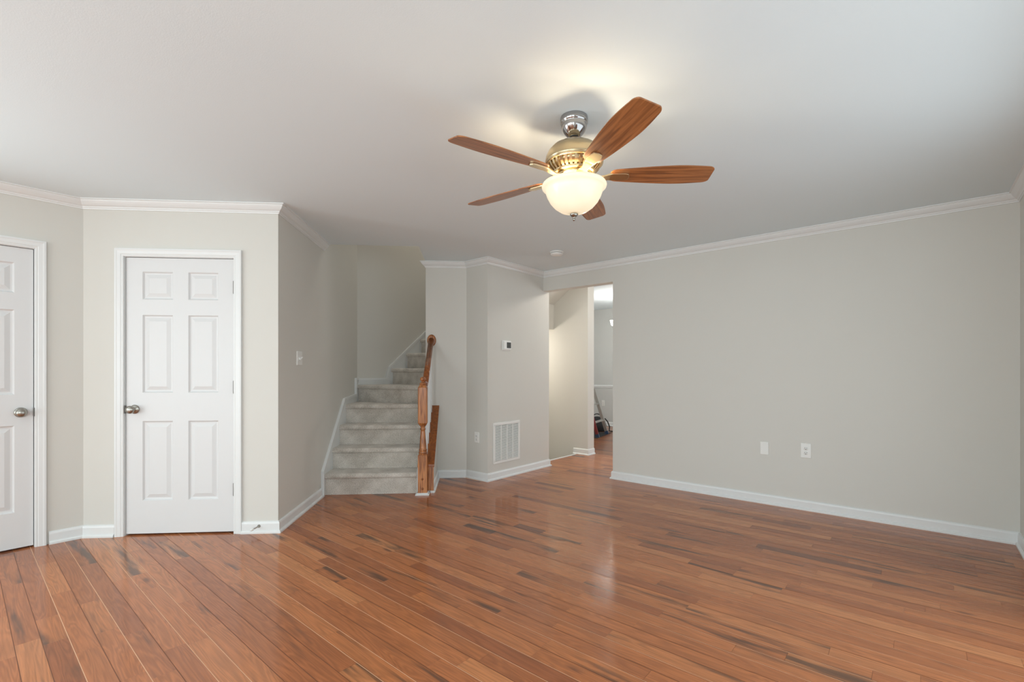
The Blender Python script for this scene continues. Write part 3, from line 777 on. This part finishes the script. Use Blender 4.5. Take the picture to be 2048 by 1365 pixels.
# blades
zbl = 2.160; pitch = math.radians(-12)
bl_out = []
ro, ri = .665, .175
def halfw(x):     # half width along the blade
    t = (x-ri)/(ro-ri)
    return .042+.030*math.sin(min(1, t*1.25)*PI/2) - .014*max(0, (t-.62)/.38)**1.5
xs = [ri+(ro-ri)*i/22 for i in range(22)]
xs = sorted(xs+[ri+.03*(1-math.cos(PI/2*i/6)) for i in range(1, 7)]+[ro-.03*(1-math.cos(PI/2*i/6)) for i in range(7)])
top = []; 
for x in xs:
    h = halfw(x)
    if x > ro-.03: h -= .020*(1-math.sqrt(max(0, 1-((x-(ro-.03))/.03)**2)))
    if x < ri+.03: h -= .022*(1-math.sqrt(max(0, 1-((ri+.03-x)/.03)**2)))
    top.append((x, h))
outline = top+[(x, -h) for x, h in reversed(top)]
def bladeT(k):
    a = math.radians(-105+72*k)
    def T(p):
        x, y, z = p
        y2 = y*math.cos(pitch)-z*math.sin(pitch); z2 = y*math.sin(pitch)+z*math.cos(pitch)
        return (fx+x*math.cos(a)-y2*math.sin(a), fy+x*math.sin(a)+y2*math.cos(a), zbl+z2)
    return T
bmb = MB(); bmb.extrude(outline, lambda q, u, w: (u, w, q), -.003, .003)
def local_obj(name, mb, mat, parent, k, bevel=0):
    """built in the blade's own frame so that the grain runs along it"""
    o = mb.build(name, mat, None, bevel=bevel)
    o.parent = parent
    a = math.radians(-105+72*k)
    Mx = Matrix.Translation(Vector((fx, fy, zbl))-Vector(parent.location)) @ Matrix.Rotation(a, 4, 'Z') @ Matrix.Rotation(pitch, 4, 'X')
    o.matrix_local = Mx
    return o
b0 = local_obj('fan_blade', bmb, M['blade'], fan, 0, bevel=.0015)
brk = MB()
# bracket plate under the blade, arm curving in to the hub
pl = [(.165, -.020), (.185, -.026), (.245, -.026), (.262, -.020), (.268, 0), (.262, .020), (.245, .026), (.185, .026), (.165, .020)]
brk.extrude(pl, lambda q, u, w: (u, w, q), -.012, -.0035)
arm = [(.070, -.010, .022), (.095, -.016, .020), (.125, -.017, .016), (.150, -.012, .018), (.175, -.008, .023)]
v = []; f = []
for x, z, w in arm: v += [(x, -w, z-.004), (x, w, z-.004), (x, w, z+.004), (x, -w, z+.004)]
for k in range(len(arm)-1):
    for i in range(4): f.append((k*4+i, k*4+(i+1) % 4, (k+1)*4+(i+1) % 4, (k+1)*4+i))
f += [(3, 2, 1, 0), tuple(range(len(arm)*4-4, len(arm)*4))]
brk.add(v, f)
k0 = local_obj('blade_bracket', brk, M['brass'], fan, 0, bevel=.0015)
for k in range(1, 5):
    for src in (b0, k0):
        c = src.copy(); COL.objects.link(c); c.parent = fan
        a = math.radians(-105+72*k)
        c.matrix_local = Matrix.Translation(Vector((fx, fy, zbl))-Vector(fan.location)) @ Matrix.Rotation(a, 4, 'Z') @ Matrix.Rotation(pitch, 4, 'X')
mb = MB()
mb.lathe([(.143, 2.121), (.154, 2.117), (.158, 2.109), (.156, 2.101), (.148, 2.095), (.141, 2.090), (.138, 2.078), (.131, 2.058), (.117, 2.032), (.096, 2.008), (.068, 1.988), (.036, 1.977), (.008, 1.974),
          (.008, 1.977), (.036, 1.980), (.067, 1.991), (.094, 2.011), (.114, 2.035), (.128, 2.060), (.135, 2.079), (.137, 2.092), (.145, 2.098), (.153, 2.105), (.152, 2.113), (.142, 2.118), (.143, 2.121)], 64, TF, caps=False)
tag(mb.build('glass_bowl', M['bowl'], fan, loc=F0), 'lit cream glass bowl shade')
mb = MB(); mb.lathe([(.0001, 1.980), (.007, 1.980), (.008, 1.976), (.019, 1.974), (.020, 1.969), (.014, 1.961), (.007, 1.957), (.006, 1.951), (.008, 1.947), (.005, 1.940), (.0001, 1.938)], 24, TF)
mb.lathe([(.004, 1.978), (.004, 2.121)], 12, TF)
mb.build('finial', M['nickel'], fan, loc=F0)
for k in range(3):
    a = math.radians(20+120*k); bx, by = .065*math.cos(a), .065*math.sin(a)
    mb = MB(); mb.lathe([(.0001, 2.045), (.012, 2.048), (.017, 2.060), (.015, 2.073), (.009, 2.085), (.009, 2.10), (.0001, 2.10)], 16, lambda p: TF((bx+p[0], by+p[1], p[2])))
    mb.build('light_bulb', M['bulb'], fan, loc=TF((bx, by, 2.07)))
    point('fan_bulb_light', TF((bx*1.75, by*1.75, 2.088)), 3.6, (1.0, 0.80, 0.55), .02)

# ------------------------------------------------------------------ small fittings
def wallT(O, X, Nn):
    O = Vector(O); X = Vector((*X, 0)).normalized(); Nn = Vector((*Nn, 0)).normalized()
    return lambda p: tuple(O+X*p[0]+Nn*p[1]+Vector((0, 0, p[2])))
def rplate(T, w, h, t, name, mat, parent, r=.004):
    mb = MB()
    v = []; f = []
    rings = [(w/2, h/2, .0003), (w/2, h/2, t*.5), (w/2-.0035, h/2-.0035, t), ]
    for a, b, d in rings: v += [T((-a, d, -b)), T((a, d, -b)), T((a, d, b)), T((-a, d, b))]
    for k in range(2):
        for i in range(4): f.append((k*4+i, k*4+(i+1) % 4, (k+1)*4+(i+1) % 4, (k+1)*4+i))
    f += [(8, 9, 10, 11), (3, 2, 1, 0)]
    mb.add(v, f)
    return mb.build(name, mat, parent, loc=T((0, 0, 0)))
def outlet(loc, X, Nn, w, h, label):
    T = wallT(loc, X, Nn)
    r = empty('wall_outlet', loc, label=label, cat='outlet')
    rplate(T, w, h, .006, 'face_plate', M['plastic'], r)
    for dz in (.0195, -.0195):
        mb = MB()
        mb.lathe([(.0001, .0055), (.0172, .0055), (.0172, .0075), (.0165, .008), (.0001, .008)], 24, lambda p: T((p[0], p[2], dz+max(-.0135, min(.0135, p[1])))))
        rc = mb.build('receptacle', M['plastic'], r, loc=T((0, 0, dz)))
        mb = MB()
        mb.box(-.0080, -.0055, .0078, .0083, dz+.000, dz+.009, T); mb.box(.0055, .0080, .0078, .0083, dz+.000, dz+.009, T)
        mb.lathe([(.0001, .0078), (.0030, .0078), (.0030, .0083), (.0001, .0083)], 10, lambda p: T((p[0], p[2], dz-.007+p[1])))
        tag(mb.build('socket_holes', M['dark'], rc, loc=T((0, .008, dz))), 'dark socket holes')
    return r
outlet((-.737, 4.79, .515), (1, 0), (0, -1), .080, .127, 'white double outlet low on the long blank wall, right of the blank plate')
outlet((-3.738, 3.775, .468), (1, 0), (0, -1), .070, .118, 'white double outlet on the narrow pillar face left of the return air grille')
outlet((-5.345, 9.4, .50), (1, 0), (0, -1), .070, .125, 'white outlet on the far dining room wall beyond the ladder')
T = wallT((-1.063, 4.79, .503), (1, 0), (0, -1))
r = empty('blank_wall_plate', (-1.063, 4.79, .503), label='blank white cover plate low on the long wall, left of the double outlet', cat='wall plate')
rplate(T, .070, .116, .006, 'face_plate', M['plastic'], r)
for dz in (.042, -.042):
    mb = MB(); mb.lathe([(.0001, .0058), (.0032, .0058), (.0028, .0068), (.0001, .007)], 12, lambda p: T((p[0], p[2], dz+p[1])))
    mb.build('screw', M['plastic'], r)
# two gang switch
swl = (-3.935, 1.865, 1.313)
T = wallT(swl, (-1, 1), (1, 1))
r = empty('light_switch', swl, label='white double light switch on the shaded wall left of the stairs', cat='light switch')
rplate(T, .116, .116, .007, 'face_plate', M['plastic'], r)
for dx, up in ((-.023, -1), (.023, 1)):
    mb = MB(); mb.box(dx-.012, dx+.012, .0068, .0085, -.020, .020, T)
    v = [(dx-.005, .008, -.010), (dx+.005, .008, -.010), (dx+.005, .008, .010), (dx-.005, .008, .010), (dx-.004, .022, up*.010-.004), (dx+.004, .022, up*.010-.004), (dx+.004, .022, up*.010+.004), (dx-.004, .022, up*.010+.004)]
    mb.add([T(p) for p in v], [(3, 2, 1, 0), (4, 5, 6, 7), (0, 1, 5, 4), (1, 2, 6, 5), (2, 3, 7, 6), (3, 0, 4, 7)])
    mb.build('toggle', M['plastic'], r, loc=T((dx, .007, 0)))
# thermostat
tl = (-3.575, 4.085, 1.502)
T = wallT(tl, (0, 1), (1, 0))
r = empty('thermostat', tl, label='small white thermostat with dark screen on the pillar above the grille', cat='thermostat')
rplate(T, .150, .112, .006, 'back_plate', M['plastic'], r)
mb = MB(); mb.box(-.062, .060, .006, .028, -.045, .045, T); bd = mb.build('thermostat_body', M['plastic'], r, bevel=.004)
mb = MB(); mb.box(-.022, .050, .0275, .0288, -.032, .034, T); tag(mb.build('screen', M['screen'], bd), 'dark grey display')
# return air grille
gy0, gy1, gz0, gz1 = 3.862, 4.322, .175, .632
gl = (-3.575, (gy0+gy1)/2, (gz0+gz1)/2)
T = wallT(gl, (0, 1), (1, 0))
r = empty('return_air_grille', gl, label='white metal return air grille low on the pillar below the thermostat', cat='vent')
w, h = (gy1-gy0)/2, (gz1-gz0)/2; fr = .030
mb = MB()
for (a, b, c, d) in ((-w, w, -h, -h+fr), (-w, w, h-fr, h), (-w, -w+fr, -h+fr, h-fr), (w-fr, w, -h+fr, h-fr)): mb.box(a, b, .0004, .009, c, d, T)
mb.build('grille_frame', M['plastic'], r, bevel=.002)
mb = MB(); mb.box(-w+fr, w-fr, -.001, .0015, -h+fr, h-fr, T); tag(mb.build('duct_opening', M['duct'], r), 'dark duct behind the louvers')
mb = MB()
iw = (w-fr)*2/4
for k in (1, 2, 3): mb.box(-w+fr+iw*k-.0045, -w+fr+iw*k+.0045, .0015, .010, -h+fr, h-fr, T)
mb.build('grille_bars', M['plastic'], r)
mb = MB(); n = 30
for k in range(n):
    zc = -h+fr+(k+.5)*(2*(h-fr))/n
    v = [(-w+fr, .0015, zc+.0045), (w-fr, .0015, zc+.0045), (w-fr, .0085, zc-.0035), (-w+fr, .0085, zc-.0035), (-w+fr, .0015, zc+.0055), (w-fr, .0015, zc+.0055), (w-fr, .0085, zc-.0025), (-w+fr, .0085, zc-.0025)]
    mb.add([T(p) for p in v], [(3, 2, 1, 0), (4, 5, 6, 7), (0, 1, 5, 4), (1, 2, 6, 5), (2, 3, 7, 6), (3, 0, 4, 7)])
mb.build('louvers', M['plastic'], r)
# smoke detector
sd = (-2.847, 4.044)
r = empty('smoke_detector', (sd[0], sd[1], H), label='round white smoke detector on the ceiling near the hall opening', cat='smoke detector')
mb = MB(); mb.lathe([(.0001, H-.0005), (.070, H-.0005), (.071, H-.006), (.069, H-.012), (.0001, H-.012)], 40, lambda p: (sd[0]+p[0], sd[1]+p[1], p[2])); mb.build('base_plate', M['plastic'], r)
mb = MB(); mb.lathe([(.058, H-.012), (.058, H-.017), (.0001, H-.017)], 40, lambda p: (sd[0]+p[0], sd[1]+p[1], p[2])); tag(mb.build('vent_gap', M['duct'], r), 'dark vent slot')
mb = MB(); mb.lathe([(.0001, H-.017), (.064, H-.017), (.063, H-.026), (.055, H-.035), (.035, H-.040), (.0001, H-.041)], 40, lambda p: (sd[0]+p[0], sd[1]+p[1], p[2])); mb.build('detector_cover', M['plastic'], r)
# door stop
q = 2.52/R2*0
dsx, dsy = -3.725, 1.475
T = wallT((dsx, dsy, .055), (1, 1), (1, -1))
r = empty('door_stop', (dsx, dsy, .055), label='small metal door stop sticking out of the white baseboard beside the closet door', cat='door stop')
mb = MB(); mb.lathe([(.0001, .012), (.012, .012), (.011, .016), (.005, .020), (.004, .070), (.0001, .070)], 16, lambda p: T((p[0]-p[2]*.35, p[2], p[1]-p[2]*.10))); mb.build('rod', M['nickel'], r)
mb = MB(); mb.lathe([(.0001, .068), (.008, .068), (.009, .074), (.008, .084), (.0001, .086)], 16, lambda p: T((p[0]-p[2]*.35, p[2], p[1]-p[2]*.10))); tag(mb.build('rubber_tip', M['plastic'], r), 'white rubber tip')

# ------------------------------------------------------------------ dining room: step ladder, bag, chandelier
FW = Vector((-math.sin(math.radians(40.5)), math.cos(math.radians(40.5)))); RT = Vector((FW.y, -FW.x))
F1 = Vector((-4.543, 8.133)); F2 = Vector((-4.427, 7.594))
wd = (F1-F2).normalized(); lean = Vector((-wd.y, wd.x))
if lean.dot(RT) > 0: lean = -lean
ld = empty('step_ladder', (*((F1+F2)/2+lean*.3), 0), label='aluminium step ladder standing open on the dining room floor', cat='ladder')
def LP(u, z, back=False):      # u 0..1 from F2 to F1
    b = F2.lerp(F1, u)
    tap = (u-.5)*-.10*z
    off = lean*(.30*z) if not back else lean*(.95-.30*z)
    p = b+off+wd*tap
    return Vector((p.x, p.y, z))
def bar(mb, p, q, a, b, up=Vector((0, 0, 1))):
    d = (q-p).normalized(); s = d.cross(up).normalized(); t = s.cross(d).normalized()
    v = [x+s*i*a/2+t*j*b/2 for x in (p, q) for i, j in ((-1, -1), (1, -1), (1, 1), (-1, 1))]
    mb.add(v, [(3, 2, 1, 0), (4, 5, 6, 7), (0, 1, 5, 4), (1, 2, 6, 5), (2, 3, 7, 6), (3, 0, 4, 7)])
upv = Vector((wd.x, wd.y, 0))
for u, mt, lb in ((1.0, 'alu', None), (0.0, 'redpl', 'dark red ladder rail')):
    mb = MB(); bar(mb, LP(u, .03), LP(u, 1.35), .055, .022, upv); o = mb.build('ladder_rail', M[mt], ld)
    if lb: tag(o, lb)
    mb = MB(); bar(mb, LP(u, 0.001), LP(u, .06), .065, .032, upv); tag(mb.build('ladder_foot', M['bluepl'], ld), 'dark blue plastic foot')
    mb = MB(); bar(mb, LP(u, .02, True), LP(u, 1.35, True), .03, .018, upv); mb.build('rear_leg', M['alu'], ld)
for z in (.27, .585, .90, 1.2):
    mb = MB(); bar(mb, LP(0, z), LP(1, z), .075, .02); mb.build('ladder_step', M['alu'], ld)
mb = MB(); bar(mb, LP(0, 1.36), LP(1, 1.36), .20, .03); mb.build('top_cap', M['bluepl'], ld)
mb = MB(); bar(mb, LP(0, .45, True), LP(1, .45, True), .02, .02); mb.build('rear_brace', M['alu'], ld)
# tool bag behind the ladder
def bagpt(l, d): p = FW*d+RT*l; return p
bc = bagpt(1.72, 9.62)
bag = empty('tool_bag', (bc.x, bc.y, 0), label='black cloth tool bag on the dining room floor behind the ladder', cat='bag')
mb = MB(); v = []; f = []
rg = [(.15, .10, .0), (.18, .13, .03), (.185, .13, .12), (.165, .11, .20), (.12, .06, .27), (.09, .02, .285)]
n = 24
for a, b, z in rg:
    for i in range(n):
        t = 2*PI*i/n; ca, sa = math.cos(t), math.sin(t)
        x = a*math.copysign(abs(ca)**.6, ca)*(1+.04*math.sin(5*t+z*30)); y = b*math.copysign(abs(sa)**.6, sa)
        p = bc+RT*x+FW*y; v.append((p.x, p.y, z+.015*math.sin(3*t)*(z > .1)))
for k in range(len(rg)-1):
    for i in range(n): f.append((k*n+i, k*n+(i+1) % n, (k+1)*n+(i+1) % n, (k+1)*n+i))
mb.add(v, f, True); mb.add(v, [tuple(range(n))[::-1], tuple(range((len(rg)-1)*n, len(rg)*n))])
mb.build('bag_body', M['black'], bag)
mb = MB(); pts = []
for i in range(11):
    t = PI*i/10; p = bc+RT*(.09*math.cos(t)); pts.append((p.x, p.y, .26+.09*math.sin(t)))
mb.tube(pts, .009, 8); mb.build('bag_handle', M['black'], bag)
mb = MB(); pts = []
for (l, d, z) in ((.15, -.05, .26), (.20, -.08, .20), (.235, -.10, .10), (.225, -.12, .02), (.28, -.13, .012), (.36, -.13, .012)):
    p = bc+RT*l+FW*d; pts.append((p.x, p.y, z))
mb.tube(pts, .012, 8); mb.build('bag_strap', M['black'], bag)
# black mat strip under the ladder feet
mt = empty('floor_mat', (-4.52, 7.86, 0), label='flat black mat strip lying under the ladder feet', cat='mat')
mb = MB()
a1 = F2-wd*.10; b1 = F1+wd*.22
q = [a1-lean*.02, b1-lean*.02, b1+lean*.35, a1+lean*.35]
mb.prism([tuple(p) for p in q], .0005, .004); mb.build('mat', M['black'], mt)
# chandelier
cx_, cy_ = -4.10, 7.85
ch = empty('chandelier', (cx_, cy_, 2.6), label='small chandelier with bright frosted glass shades in the dining room', cat='chandelier')
mb = MB(); mb.lathe([(.0001, 2.599), (.06, 2.599), (.058, 2.585), (.02, 2.575), (.008, 2.57), (.008, 2.12), (.03, 2.11), (.035, 2.07), (.02, 2.03), (.0001, 2.02)], 24, lambda p: (cx_+p[0], cy_+p[1], p[2])); mb.build('stem', M['nickel'], ch)
for k in range(3):
    a = math.radians(175+120*k); ex, ey = cx_+.17*math.cos(a), cy_+.17*math.sin(a)
    mb = MB(); mb.tube([(cx_+.02*math.cos(a), cy_+.02*math.sin(a), 2.06), (cx_+.09*math.cos(a), cy_+.09*math.sin(a), 2.02), (ex, ey, 2.05)], .007, 8); mb.build('arm', M['nickel'], ch)
    mb = MB(); mb.lathe([(.0001, 2.05), (.02, 2.05), (.035, 2.07), (.045, 2.11), (.055, 2.15), (.0001, 2.15)], 20, lambda p: (ex+p[0], ey+p[1], p[2])); tag(mb.build('glass_shade', M['shade'], ch), 'bright frosted glass shade')
point('chandelier_light', (cx_, cy_, 2.28), 40, (1.0, 0.96, 0.9), .08)
